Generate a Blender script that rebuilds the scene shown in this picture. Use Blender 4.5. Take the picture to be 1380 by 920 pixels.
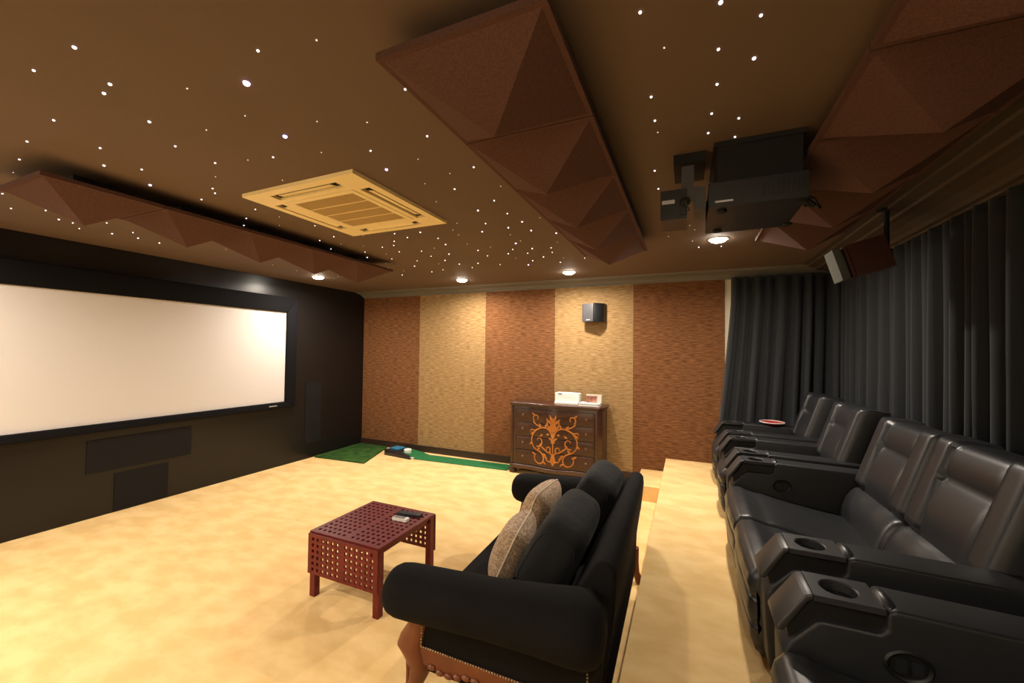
import bpy, bmesh, math, random
from mathutils import Vector, Matrix

PI = math.pi
for o in list(bpy.data.objects):
    bpy.data.objects.remove(o, do_unlink=True)
SC = bpy.context.scene
COL = SC.collection

# ------------------------------------------------------------------ camera
CAM_H = 1.61
FPX, YAW, PITCH, ROLL = 540.675, math.radians(23.697), math.radians(1.330), math.radians(0.681)
cd = bpy.data.cameras.new('camera')
cd.sensor_fit = 'HORIZONTAL'
cd.sensor_width = 36.0
cd.lens = FPX / 1380.0 * 36.0
cd.clip_start = 0.02
cam = bpy.data.objects.new('camera', cd)
COL.objects.link(cam)
fwd0 = Vector((-math.sin(YAW), math.cos(YAW), 0)); rt0 = Vector((math.cos(YAW), math.sin(YAW), 0)); up0 = Vector((0, 0, 1))
fwd = math.cos(PITCH) * fwd0 + math.sin(PITCH) * up0
up1 = math.cos(PITCH) * up0 - math.sin(PITCH) * fwd0
rt = math.cos(ROLL) * rt0 + math.sin(ROLL) * up1
up = math.cos(ROLL) * up1 - math.sin(ROLL) * rt0
M = Matrix((rt, up, -fwd)).transposed().to_4x4()
M.translation = Vector((0, 0, CAM_H))
cam.matrix_world = M
SC.camera = cam

# ------------------------------------------------------------------ world, exposure
w = bpy.data.worlds.new('world'); SC.world = w
w.use_nodes = True
w.node_tree.nodes['Background'].inputs[0].default_value = (0.02, 0.018, 0.015, 1)
w.node_tree.nodes['Background'].inputs[1].default_value = 0.2
vs = SC.view_settings
vs.view_transform = 'Standard'
vs.look = 'None'
vs.gamma = 1.0
vs.use_curve_mapping = False
vs.exposure = 0.0
LAMP_W = 37.0
LAMP_COL = (1.0, 0.875, 0.74)

# ------------------------------------------------------------------ room dimensions
XL, XR = -5.10, 1.62          # left (screen) wall, right (window) wall
YB, YF = 5.30, -0.85          # back (panelled) wall, wall behind the camera
ZC = 2.555                    # ceiling
ZP = 0.32                     # seating platform
XP = -0.245                   # platform edge

# ------------------------------------------------------------------ material helpers
def srgb(r, g, b):
    f = lambda c: ((c / 255 + 0.055) / 1.055) ** 2.4 if c > 10 else c / 255 / 12.92
    return (f(r), f(g), f(b), 1)

def mat(name, col, rough=0.6, metal=0.0, spec=0.5, col2=None, scale=8.0, stretch=(1, 1, 1), detail=4.0,
        mixpos=(0.35, 0.65), bump=0.0, bscale=None, bstretch=None, sheen=0.0, coat=0.0, emit=None, estr=0.0, bdist=0.01):
    m = bpy.data.materials.new(name)
    m.use_nodes = True
    nt = m.node_tree
    b = nt.nodes['Principled BSDF']
    if len(col) == 3: col = (*col, 1)
    b.inputs['Base Color'].default_value = col
    b.inputs['Roughness'].default_value = rough
    b.inputs['Metallic'].default_value = metal
    b.inputs['Specular IOR Level'].default_value = spec
    b.inputs['Sheen Weight'].default_value = sheen
    b.inputs['Coat Weight'].default_value = coat
    if emit:
        b.inputs['Emission Color'].default_value = (*emit, 1)
        b.inputs['Emission Strength'].default_value = estr
    tc = None
    def coords(st):
        nonlocal tc
        if tc is None: tc = nt.nodes.new('ShaderNodeTexCoord')
        mp = nt.nodes.new('ShaderNodeMapping')
        mp.inputs['Scale'].default_value = st
        nt.links.new(tc.outputs['Object'], mp.inputs['Vector'])
        return mp.outputs['Vector']
    if col2 is not None:
        if len(col2) == 3: col2 = (*col2, 1)
        n = nt.nodes.new('ShaderNodeTexNoise')
        n.inputs['Scale'].default_value = scale
        n.inputs['Detail'].default_value = detail
        nt.links.new(coords(stretch), n.inputs['Vector'])
        r = nt.nodes.new('ShaderNodeValToRGB')
        r.color_ramp.elements[0].position = mixpos[0]; r.color_ramp.elements[0].color = col
        r.color_ramp.elements[1].position = mixpos[1]; r.color_ramp.elements[1].color = col2
        nt.links.new(n.outputs['Fac'], r.inputs['Fac'])
        nt.links.new(r.outputs['Color'], b.inputs['Base Color'])
    if bump > 0:
        n2 = nt.nodes.new('ShaderNodeTexNoise')
        n2.inputs['Scale'].default_value = bscale or scale
        n2.inputs['Detail'].default_value = 3
        nt.links.new(coords(bstretch or stretch), n2.inputs['Vector'])
        bp = nt.nodes.new('ShaderNodeBump')
        bp.inputs['Strength'].default_value = bump
        bp.inputs['Distance'].default_value = bdist
        nt.links.new(n2.outputs['Fac'], bp.inputs['Height'])
        nt.links.new(bp.outputs['Normal'], b.inputs['Normal'])
    return m

MT = {}
MT['carpet'] = mat('beige_carpet', (0.72, 0.485, 0.205), 0.95, spec=0.1, col2=(0.82, 0.585, 0.275), scale=4.2, stretch=(1, 1.7, 1), detail=9,
                   mixpos=(0.38, 0.62), bump=0.25, bscale=220, bstretch=(1, 1, 1), bdist=0.004)
MT['ceiling'] = mat('brown_ceiling_paint', (0.138, 0.094, 0.066), 0.75, spec=0.2, col2=(0.148, 0.101, 0.071), scale=1.2)
MT['crown'] = mat('crown_paint', (0.15, 0.14, 0.118), 0.5, spec=0.3)
MT['cornice_shaded'] = mat('shaded_cornice_paint', (0.075, 0.054, 0.040), 0.65, spec=0.25)  # dim light along the right wall put into the cornice colour as darker brown
MT['wall_black'] = mat('black_satin_wall', (0.0085, 0.0072, 0.0068), 0.32, spec=0.38)
MT['wall_cream'] = mat('cream_wall_paint', (0.80, 0.74, 0.56), 0.8, spec=0.2)
MT['wall_dark'] = mat('dark_wall_paint', (0.05, 0.035, 0.028), 0.8, spec=0.2)
MT['fab_brown'] = mat('brown_fabric', (0.105, 0.043, 0.016), 0.95, spec=0.1, col2=(0.235, 0.108, 0.046), scale=11, stretch=(1, 1, 7), detail=5,
                      mixpos=(0.32, 0.68), bump=0.35, bscale=40, bstretch=(1, 1, 3.2))
MT['fab_tan'] = mat('tan_fabric', (0.205, 0.122, 0.050), 0.95, spec=0.1, col2=(0.385, 0.255, 0.120), scale=11, stretch=(1, 1, 7), detail=5,
                    mixpos=(0.32, 0.68), bump=0.35, bscale=40, bstretch=(1, 1, 3.2))
MT['base_dark'] = mat('dark_wood_trim', (0.03, 0.015, 0.010), 0.45)
MT['screen'] = mat('screen_white', (0.63, 0.60, 0.585), 0.9, spec=0.1)
MT['velvet'] = mat('black_velvet_frame', (0.004, 0.004, 0.005), 0.85, spec=0.15)
MT['grille'] = mat('black_grille_cloth', (0.009, 0.008, 0.008), 0.8, spec=0.2)
MT['silver'] = mat('silver_print', (0.62, 0.63, 0.66), 0.35, metal=0.6)
MT['acoustic'] = mat('brown_acoustic_felt', (0.084, 0.041, 0.031), 0.9, spec=0.15, col2=(0.110, 0.056, 0.044), scale=160, stretch=(1, 1, 1), bump=0.2, bscale=240)
MT['black_matte'] = mat('black_matte', (0.008, 0.008, 0.009), 0.7, spec=0.3)
MT['black_plastic'] = mat('black_plastic', (0.014, 0.015, 0.018), 0.35, spec=0.5)
MT['ac_white'] = mat('cream_plastic', (0.92, 0.76, 0.40), 0.45, spec=0.4)
MT['ac_grille'] = mat('ac_grille_plastic', (0.55, 0.38, 0.15), 0.6, spec=0.3)
MT['lamp_face'] = mat('lamp_diffuser', (1, 0.95, 0.85), 0.5, emit=(1.0, 0.90, 0.76), estr=130.0)
MT['lamp_ring'] = mat('lamp_ring', (0.75, 0.70, 0.62), 0.4)
MT['star_white'] = mat('star_white', (1, 1, 1), 0.5, emit=(1.0, 0.90, 0.92), estr=2.6)
MT['star_dim'] = mat('star_dim', (1, 1, 1), 0.5, emit=(1.0, 0.80, 0.70), estr=0.75)
MT['star_violet'] = mat('star_violet', (1, 1, 1), 0.5, emit=(0.80, 0.66, 1.0), estr=3.5)
MT['star_blue'] = mat('star_blue', (1, 1, 1), 0.5, emit=(0.42, 0.40, 1.0), estr=3.0)
MT['curtain'] = mat('charcoal_curtain', (0.021, 0.0235, 0.027), 0.9, spec=0.2, sheen=0.12, bump=0.12, bscale=300)
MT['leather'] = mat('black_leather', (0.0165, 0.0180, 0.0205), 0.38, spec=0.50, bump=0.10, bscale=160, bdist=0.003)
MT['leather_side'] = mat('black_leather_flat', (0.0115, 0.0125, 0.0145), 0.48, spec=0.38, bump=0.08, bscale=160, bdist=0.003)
MT['console'] = mat('console_plastic', (0.023, 0.0235, 0.025), 0.42, spec=0.5)
MT['slot'] = mat('slot_black', (0.004, 0.004, 0.004), 0.5)
MT['sofa'] = mat('black_sofa_fabric', (0.0065, 0.0062, 0.0064), 0.9, spec=0.12, sheen=0.0, col2=(0.0085, 0.008, 0.0082), scale=5, bump=0.15, bscale=260, bdist=0.003)
MT['sofa_cush'] = mat('charcoal_cushion_fabric', (0.011, 0.0115, 0.012), 0.85, spec=0.18, sheen=0.03, col2=(0.015, 0.0155, 0.016), scale=9, bump=0.3, bscale=14, bdist=0.02)
MT['pillow'] = mat('beige_pillow_fabric', (0.27, 0.175, 0.105), 0.75, spec=0.3, sheen=0.1, col2=(0.50, 0.36, 0.235), scale=70, stretch=(1, 1, 1.8), mixpos=(0.42, 0.58), bump=0.25, bscale=60)
MT['pillow_pale'] = mat('pale_pillow_fabric', (0.60, 0.50, 0.36), 0.75, spec=0.3)
MT['carved'] = mat('carved_walnut', (0.125, 0.034, 0.012), 0.36, spec=0.45, col2=(0.185, 0.056, 0.020), scale=10, stretch=(1, 1, 0.25), bump=0.08, bscale=30)
MT['brass'] = mat('antique_brass', (0.42, 0.34, 0.22), 0.35, metal=0.9)
MT['dark_brass'] = mat('aged_brass', (0.16, 0.10, 0.055), 0.35, metal=0.8)
MT['redwood'] = mat('red_stained_wood', (0.110, 0.010, 0.010), 0.45, spec=0.3, col2=(0.140, 0.015, 0.013), scale=9, stretch=(1, 6, 1), bump=0.05, bscale=50)
MT['walnut'] = mat('dark_walnut', (0.042, 0.015, 0.009), 0.32, spec=0.5, col2=(0.060, 0.023, 0.012), scale=7, stretch=(0.3, 1, 4), coat=0.2)
MT['inlay'] = mat('satinwood_inlay', (0.36, 0.115, 0.020), 0.35, spec=0.4, col2=(0.52, 0.21, 0.045), scale=12)
MT['mahog'] = mat('mahogany_front', (0.034, 0.0115, 0.006), 0.34, spec=0.35, col2=(0.052, 0.018, 0.008), scale=6, stretch=(0.4, 1, 5), coat=0.2)
MT['paper'] = mat('white_paper', (0.86, 0.84, 0.80), 0.8)
MT['photo_red'] = mat('picture_red', (0.20, 0.05, 0.04), 0.4, col2=(0.42, 0.23, 0.16), scale=22)
MT['plastic_clear'] = mat('pale_plastic', (0.62, 0.56, 0.48), 0.3)
MT['grass'] = mat('artificial_grass', (0.018, 0.060, 0.010), 0.9, spec=0.2, col2=(0.045, 0.115, 0.020), scale=9, detail=8, bump=0.8, bscale=140)
MT['putt'] = mat('putting_green', (0.030, 0.160, 0.058), 0.95, spec=0.1, bump=0.2, bscale=300)
MT['blue'] = mat('blue_plastic', (0.03, 0.20, 0.36), 0.35)
MT['white_plastic'] = mat('white_plastic', (0.78, 0.77, 0.73), 0.4)
MT['red_gloss'] = mat('red_gloss', (0.40, 0.012, 0.010), 0.3)
MT['spk_grey'] = mat('pale_grey_baffle', (0.06, 0.064, 0.057), 0.4)
MT['spk_wood'] = mat('dark_cherry_veneer', (0.040, 0.012, 0.010), 0.4, col2=(0.055, 0.017, 0.013), scale=8, stretch=(1, 1, 6))
MT['spk_body'] = mat('charcoal_plastic', (0.055, 0.055, 0.062), 0.45)

# ------------------------------------------------------------------ mesh helpers
def new_bm(): return bmesh.new()

def box(bm, x0, x1, y0, y1, z0, z1):
    v = [bm.verts.new((x, y, z)) for z in (z0, z1) for y in (y0, y1) for x in (x0, x1)]
    for f in ((0, 2, 3, 1), (4, 5, 7, 6), (0, 1, 5, 4), (2, 6, 7, 3), (0, 4, 6, 2), (1, 3, 7, 5)):
        bm.faces.new([v[i] for i in f])
    return v

def bevel(bm, r, seg=2, ang=0.5):
    es = [e for e in bm.edges if len(e.link_faces) == 2 and e.calc_face_angle(0) > ang]
    if es and r > 0:
        bmesh.ops.bevel(bm, geom=es, offset=r, segments=seg, profile=0.5, affect='EDGES', clamp_overlap=True)

def bbox(x0, x1, y0, y1, z0, z1, r=0.004, seg=2):
    bm = new_bm(); box(bm, x0, x1, y0, y1, z0, z1); bevel(bm, r, seg); return bm

def prism(bm, poly, axis, a0, a1):
    """poly: list of 2-D points; axis 'x': (y,z), 'y': (x,z), 'z': (x,y)"""
    def P(p, a):
        return {'x': (a, p[0], p[1]), 'y': (p[0], a, p[1]), 'z': (p[0], p[1], a)}[axis]
    A = [bm.verts.new(P(p, a0)) for p in poly]; B = [bm.verts.new(P(p, a1)) for p in poly]
    n = len(poly)
    bm.faces.new(A); bm.faces.new(B[::-1])
    for i in range(n):
        bm.faces.new((A[i], B[i], B[(i + 1) % n], A[(i + 1) % n]))
    bmesh.ops.recalc_face_normals(bm, faces=bm.faces)

def tube(bm, pts, rad, seg=10, cap=True, flat=1.0):
    pts = [Vector(p) for p in pts]
    n = len(pts)
    rads = rad if isinstance(rad, (list, tuple)) else [rad] * n
    rings = []; prev = None
    for i in range(n):
        t = (pts[min(i + 1, n - 1)] - pts[max(i - 1, 0)])
        t = t.normalized() if t.length > 1e-9 else Vector((0, 0, 1))
        if prev is None:
            a = Vector((0, 0, 1)) if abs(t.z) < 0.9 else Vector((1, 0, 0))
            nx = t.cross(a).normalized()
        else:
            nx = (prev - t * prev.dot(t)).normalized()
        prev = nx
        ny = t.cross(nx)
        rings.append([bm.verts.new(pts[i] + (nx * math.cos(2 * PI * k / seg) + ny * math.sin(2 * PI * k / seg) * flat) * rads[i]) for k in range(seg)])
    for i in range(n - 1):
        for k in range(seg):
            bm.faces.new((rings[i][k], rings[i][(k + 1) % seg], rings[i + 1][(k + 1) % seg], rings[i + 1][k]))
    if cap:
        bm.faces.new(rings[0][::-1]); bm.faces.new(rings[-1])

def lathe(bm, prof, c=(0, 0, 0), seg=24, axis='z'):
    c = Vector(c)
    rings = []
    for r, h in prof:
        ring = []
        for k in range(seg):
            a = 2 * PI * k / seg
            x, y = r * math.cos(a), r * math.sin(a)
            p = {'z': (x, y, h), 'y': (x, h, y), 'x': (h, x, y)}[axis]
            ring.append(bm.verts.new(c + Vector(p)))
        rings.append(ring)
    for i in range(len(rings) - 1):
        for k in range(seg):
            bm.faces.new((rings[i][k], rings[i][(k + 1) % seg], rings[i + 1][(k + 1) % seg], rings[i + 1][k]))
    bm.faces.new(rings[0][::-1]); bm.faces.new(rings[-1])
    bmesh.ops.recalc_face_normals(bm, faces=bm.faces)

def grid(bm, f, nu, nv):
    vs_ = [[bm.verts.new(f(i / nu, j / nv)) for j in range(nv + 1)] for i in range(nu + 1)]
    for i in range(nu):
        for j in range(nv):
            bm.faces.new((vs_[i][j], vs_[i + 1][j], vs_[i + 1][j + 1], vs_[i][j + 1]))
    return vs_

def obj(name, bm, m, parent=None, smooth=True, angle=0.7):
    me = bpy.data.meshes.new(name)
    bmesh.ops.recalc_face_normals(bm, faces=bm.faces)
    bm.to_mesh(me); bm.free()
    if smooth:
        for p in me.polygons: p.use_smooth = True
        me.set_sharp_from_angle(angle=angle)
    me.materials.append(MT[m] if isinstance(m, str) else m)
    o = bpy.data.objects.new(name, me)
    COL.objects.link(o)
    if parent: o.parent = parent
    return o

def tag(o, label, cat, group=None):
    o['label'] = label; o['category'] = cat
    if group: o['group'] = group
    return o

def thing(name, label, cat, loc=(0, 0, 0), rot=(0, 0, 0), group=None):
    o = bpy.data.objects.new(name, None)
    o.empty_display_size = 0.1
    COL.objects.link(o)
    o.location = loc; o.rotation_euler = rot
    return tag(o, label, cat, group)

def struct(name, bm, m, parent=None, smooth=False, label=None):
    o = obj(name, bm, m, parent, smooth)
    if parent is None: o['kind'] = 'structure'
    if label: o['label'] = label
    return o

def copy_tree(o, parent=None):
    c = o.copy(); COL.objects.link(c); c.parent = parent
    for ch in list(o.children):
        copy_tree(ch, c)
    return c

# ================================================================== THE ROOM
T = 0.15
bm = new_bm(); box(bm, XL - T, XR + T, YF - T, YB + T, -0.12, 0.0)
struct('floor', bm, 'carpet')
bm = new_bm(); box(bm, XL - T, XR + T, YF - T, YB + T, ZC, ZC + 0.12)
struct('ceiling', bm, 'ceiling')
bm = new_bm(); box(bm, XL - T, XL, YF - T, YB + T, 0, ZC)
wall_left = struct('wall_left', bm, 'wall_black')
bm = new_bm(); box(bm, XL, XR, YB, YB + T, 0, ZC)
wall_back = struct('wall_back', bm, 'wall_cream')
bm = new_bm(); box(bm, XR, XR + T, YF - T, YB + T, 0, ZC)
struct('wall_right', bm, 'wall_dark')
bm = new_bm(); box(bm, XL, XR, YF - T, YF, 0, ZC)
struct('wall_front', bm, 'wall_cream')
# raised platform with a carpeted nosing, and the half-height step by the panelled wall
bm = bbox(XP, XR, YF, YB, 0.0, ZP, 0.012, 3)
struct('platform', bm, 'carpet', smooth=True)
bm = bbox(-0.53, XP - 0.001, 4.60, YB - 0.03, 0.0, 0.16, 0.01, 3)
struct('step', bm, 'carpet', smooth=True)

# fabric panels on the back wall
PB = [XL + 0.005, -3.93, -2.745, -1.677, -0.634, 0.395]
for i in range(5):
    bm = bbox(PB[i] + 0.0015, PB[i + 1] - 0.0015, YB - 0.025, YB, 0.10, 2.50, 0.005, 2)
    obj('fabric_panel', bm, 'fab_brown' if i % 2 == 0 else 'fab_tan', wall_back)
# baseboards
bm = bbox(XL, -0.53, YB - 0.035, YB, 0.0, 0.10, 0.006, 2)
struct('baseboard_back', bm, 'base_dark', smooth=True)
# crown moulding: back wall (towards the ceiling) and right wall
prof = [(YB, 2.475), (YB - .03, 2.475), (YB - .035, 2.490), (YB - .06, 2.494), (YB - .075, 2.510), (YB - .11, 2.528), (YB - .16, 2.536),
        (YB - .19, 2.538), (YB - .195, 2.548), (YB - .23, 2.549), (YB - .235, ZC), (YB, ZC)]
bm = new_bm(); prism(bm, prof, 'x', XL, XR)
struct('trim_1', bm, 'crown')
prof = [(XR, 2.44), (XR - .165, 2.44), (XR - .17, 2.452), (XR - .20, 2.456), (XR - .22, 2.475), (XR - .27, 2.500), (XR - .33, 2.512), (XR - .37, 2.515),
        (XR - .38, 2.530), (XR - .46, 2.537), (XR - .47, 2.548), (XR - .52, 2.550), (XR - .525, ZC), (XR, ZC)]
bm = new_bm(); prism(bm, prof, 'y', YF, YB)
struct('trim_2', bm, 'cornice_shaded')

# flush speaker grilles in the black wall (parts of the wall)
def wall_grille(y0, y1, z0, z1):
    bm = bbox(XL, XL + 0.008, y0, y1, z0, z1, 0.003, 1)
    return obj('speaker_grille', bm, 'grille', wall_left)
wall_grille(1.845, 2.70, 0.415, 0.727)
wall_grille(2.05, 2.49, 0.012, 0.375)
wall_grille(4.16, 4.43, 0.22, 1.12)
wall_grille(0.11, 0.38, 0.22, 1.12)

# ================================================================== PROJECTION SCREEN
t = thing('projection_screen', 'wide white projection screen in a thick black velvet frame on the black wall', 'screen', (XL, 2.275, 0.8))
SY0, SY1, FY0, FY1 = -1.535, 1.535, -1.69, 1.69
bm = bbox(0.002, 0.02, SY0 - .02, SY1 + .02, 0.07, 1.31, 0.002, 1)
obj('screen_surface', bm, 'screen', t)
def frame_piece(poly, nm='frame_side'):
    bm = new_bm()
    prism(bm, poly, 'x', 0.001, 0.05)
    bevel(bm, 0.012, 3)
    return obj(nm, bm, 'velvet', t)
zt, zb, zo = 1.302, 0.078, 1.512
frame_piece([(FY0, zo), (FY1, zo), (SY1, zt), (SY0, zt)], 'frame_rail')
bt = frame_piece([(FY0, 0.0), (SY0, zb), (SY1, zb), (FY1, 0.0)], 'frame_rail')
frame_piece([(SY1, zb), (SY1, zt), (FY1, zo), (FY1, 0.0)])
frame_piece([(FY0, 0.0), (FY0, zo), (SY0, zt), (SY0, zb)])
bm = bbox(0.05, 0.052, 1.30, 1.41, 0.030, 0.042, 0.001, 1)
o = obj('maker_plate', bm, 'silver', bt); o['label'] = 'small silver maker plate on the lower frame rail'

# ================================================================== DOWNLIGHTS
def downlight(x, y, label, dim=1.0):
    t = thing('downlight', label, 'downlight', (x, y, ZC), (0, 0, 0), 'recessed ceiling downlights')
    bm = new_bm()
    lathe(bm, [(0.062, -0.001), (0.070, -0.008), (0.078, -0.005), (0.080, 0.0)], seg=28)
    obj('trim_ring', bm, 'lamp_ring', t)
    bm = new_bm()
    lathe(bm, [(0.001, -0.030), (0.03, -0.028), (0.052, -0.020), (0.062, -0.010), (0.064, -0.003)], seg=28)
    obj('diffuser', bm, 'lamp_face', t)
    ld = bpy.data.lights.new('lamp', 'AREA')
    ld.shape = 'DISK'; ld.size = 0.10; ld.energy = LAMP_W * dim; ld.color = LAMP_COL
    ld.spread = math.radians(168)
    lo = bpy.data.objects.new('lamp', ld); COL.objects.link(lo)
    lo.parent = t; lo.location = (0, 0, -0.034)
    return t
for x, y, lb in ((-4.473, 3.80, 'round lit downlight in the ceiling beside the screen wall'),
                 (-2.781, 4.64, 'round lit downlight over the tan panel without a speaker'),
                 (-1.298, 4.62, 'round lit downlight above the wall speaker'),
                 (0.228, 3.70, 'round lit downlight below and beyond the projector'),
                 (-4.30, 0.45, 'round lit downlight by the near end of the screen'),
                 (-2.781, -0.14, 'round lit downlight over the open carpet'),
                 (0.228, -0.60, 'round dimmed fill light added over the platform, out of view behind the camera')):  # this last one is added out of view to brighten the near platform
    downlight(x, y, lb, 0.55 if 'dimmed' in lb else 1.5 if 'open carpet' in lb else 1.0)

# ================================================================== ACOUSTIC CEILING PANELS
def pyramid_bm(wx, wy, h):
    bm = new_bm()
    r = 0.022
    c = [(-wx, -wy), (wx, -wy), (wx, wy), (-wx, wy)]
    top = [bm.verts.new((x, y, r)) for x, y in c]
    low = [bm.verts.new((x, y, 0)) for x, y in c]
    k = 0.018
    inn = [bm.verts.new((x - math.copysign(k, x), y - math.copysign(k, y), 0)) for x, y in c]
    ap = bm.verts.new((0, 0, -h))
    for i in range(4):
        j = (i + 1) % 4
        bm.faces.new((top[i], top[j], low[j], low[i]))
        bm.faces.new((low[i], low[j], inn[j], inn[i]))
        bm.faces.new((inn[i], inn[j], ap))
    bm.faces.new(top)
    return bm
def spacer_bm():
    bm = new_bm(); box(bm, -0.08, 0.08, -0.08, 0.08, 0.022, ZC - 2.45); return bm
PITCHY = 0.518
def strip(xc, wx, y0, labels, group):
    proto = None
    for i in range(5):
        yc = y0 + PITCHY * (i + 0.5)
        if proto is None:
            p = thing('acoustic_panel', labels[i], 'acoustic panel', (xc, yc, 2.45), group=group)
            obj('pyramid', pyramid_bm(wx, PITCHY / 2 - 0.003, 0.15), 'acoustic', p, smooth=False)
            obj('ceiling_mount', spacer_bm(), 'black_matte', p, smooth=False)
            proto = p
        else:
            p = copy_tree(proto); p.location = (xc, yc, 2.45)
            p['label'] = labels[i]
ORD = ['first', 'second', 'third', 'fourth', 'fifth']
def plabels(where):
    L = []
    for i in range(5):
        L.append('brown pyramid ceiling panel %s, %s of five from the panelled wall' % (where, ORD[4 - i]))
    return L
strip(-0.572, 0.262, 0.885, plabels('above the sofa'), 'pyramid panels above the sofa')
strip(-3.185, 0.262, 0.85, plabels('next to the screen'), 'pyramid panels next to the screen')
strip(0.722, 0.262, 0.875, plabels('above the recliners'), 'pyramid panels above the recliners')

# ================================================================== CASSETTE AIR CONDITIONER
t = thing('air_conditioner', 'square cream ceiling cassette air conditioner with slatted grille', 'air conditioner', (-2.065, 2.018, ZC))
A = 0.449
bm = new_bm()
# bezel: a square ring with four slots; built of a lattice of strips
g = 0.285           # half of the grille opening
s0, s1 = 0.325, 0.395    # slot band
sl = 0.27           # slot half length
xs = [-A, -s1, -s0, -sl, sl, s0, s1, A]
def solid(cx, cy):
    ax, ay = abs(cx), abs(cy)
    if ax < g and ay < g: return False
    if s0 < ax < s1 and ay < sl: return False
    if s0 < ay < s1 and ax < sl: return False
    return True
cuts = sorted(set([-A, -s1, -s0, -g, -sl, sl, g, s0, s1, A]))
for i in range(len(cuts) - 1):
    for j in range(len(cuts) - 1):
        cx, cy = (cuts[i] + cuts[i + 1]) / 2, (cuts[j] + cuts[j + 1]) / 2
        if solid(cx, cy):
            box(bm, cuts[i], cuts[i + 1], cuts[j], cuts[j + 1], -0.022, 0.0)
bmesh.ops.remove_doubles(bm, verts=bm.verts, dist=1e-5)
seen = {}
for f in list(bm.faces):
    k = tuple(sorted(v.index for v in f.verts))
bm.faces.ensure_lookup_table(); bm.verts.index_update()
dup = {}
for f in bm.faces:
    dup.setdefault(tuple(sorted(v.index for v in f.verts)), []).append(f)
bmesh.ops.delete(bm, geom=[f for L in dup.values() if len(L) > 1 for f in L], context='FACES_ONLY')
obj('bezel', bm, 'ac_white', t, smooth=False)
bm = bbox(-A + 0.012, A - 0.012, -A + 0.012, A - 0.012, -0.006, -0.001, 0, 1)
obj('dark_interior', bm, 'black_matte', t, smooth=False)
for (dx, dy, rz) in ((0, -0.36, 0), (0.36, 0, PI / 2), (0, 0.36, PI), (-0.36, 0, -PI / 2)):
    bm = new_bm()
    prism(bm, [(-0.021, -0.021), (0.020, -0.013), (0.020, -0.009), (-0.021, -0.017)], 'x', -0.215, 0.215)
    o = obj('louver', bm, 'ac_white', t, smooth=False)
    o.location = (dx, dy, 0); o.rotation_euler = (0, 0, rz)
# return grille: frame, dividers and fine slats in four bays
bm = new_bm()
gi = 0.245
box(bm, -g + .004, g - .004, -g + .004, -gi, -0.024, -0.008)
box(bm, -g + .004, g - .004, gi, g - .004, -0.024, -0.008)
box(bm, -g + .004, -gi, -gi, gi, -0.024, -0.008)
box(bm, gi, g - .004, -gi, gi, -0.024, -0.008)
gr = obj('return_grille', bm, 'ac_white', t, smooth=False)
for k in range(3):
    y = -gi + 2 * gi * (k + 1) / 4
    bm = bbox(-gi, gi, y - .003, y + .003, -0.024, -0.012, 0, 1)
    obj('divider', bm, 'ac_white', gr, smooth=False)
bm = new_bm()
for k in range(44):
    y = -gi + 2 * gi * (k + .5) / 44
    box(bm, -gi, gi, y - .0028, y + .0028, -0.021, -0.012)
o = obj('grille_slats', bm, 'ac_grille', gr, smooth=False); o['kind'] = 'stuff'

# ================================================================== CURTAINS
def curtain(name, label, path, ztop, zbot, npl, amp, seed, spread=None, group=None):
    """path(s)->(point, normal); pleated cloth with real folds and thickness"""
    rnd = random.Random(seed)
    ph = [rnd.uniform(-0.22, 0.22) for _ in range(npl + 2)]
    am = [rnd.uniform(0.7, 1.25) for _ in range(npl + 2)]
    dr = [rnd.uniform(-0.35, 0.35) for _ in range(npl + 2)]
    def f(u, v):
        q = u * npl; k = int(min(q, npl - 1e-6)); fr = q - k
        a = am[k] * (1 - fr) + am[k + 1] * fr
        d = dr[k] * (1 - fr) + dr[k + 1] * fr
        p = ph[k] * (1 - fr) + ph[k + 1] * fr
        # v: 0 top .. 1 bottom
        wv = 2 * PI * (q + p + d * v * v * 0.8)
        s = math.sin(wv); sh = math.copysign(abs(s) ** 0.75, s)
        off = amp * a * (0.55 + 0.45 * v) * sh + 0.25 * amp * math.sin(wv * 0.5 + 2 * v)
        uu = u + (spread(u, v) if spread else 0)
        P, N = path(uu)
        z = ztop + (zbot - ztop) * v
        return P + N * off + Vector((0, 0, z))
    bm = new_bm()
    grid(bm, f, npl * 10, 22)
    bmesh.ops.recalc_face_normals(bm, faces=bm.faces)
    bmesh.ops.solidify(bm, geom=bm.faces[:], thickness=0.005)
    o = obj(name, bm, 'curtain', None, True, 2.5)
    tag(o, label, 'curtain', group)
    return o
YC = YB - 0.105
curtain('curtain', 'charcoal pleated curtain on the panelled wall beside the cream strip, hem pulled aside',
        lambda s: (Vector((0.455 + s * 1.045, YC, 0)), Vector((0, -1, 0))), 2.472, ZP + 0.012, 9, 0.052, 3,
        lambda u, v: -(1 - u) * 0.20 * max(0, v - 0.12) ** 1.15)
XC = 1.475
curtain('curtain', 'charcoal pleated curtain along the recliners, corner to speaker pole',
        lambda s: (Vector((XC, 5.125 - s * 2.305, 0)), Vector((-1, 0, 0))), 2.436, ZP + 0.012, 20, 0.055, 8)
curtain('curtain', 'charcoal pleated curtain beside the nearest recliners, past the speaker pole',
        lambda s: (Vector((XC, 2.80 - s * 3.45, 0)), Vector((-1, 0, 0))), 2.436, ZP + 0.012, 26, 0.056, 11)

# ================================================================== RECLINERS
def ss(a, b, x):
    x = max(0.0, min(1.0, (x - a) / (b - a))); return x * x * (3 - 2 * x)

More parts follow.
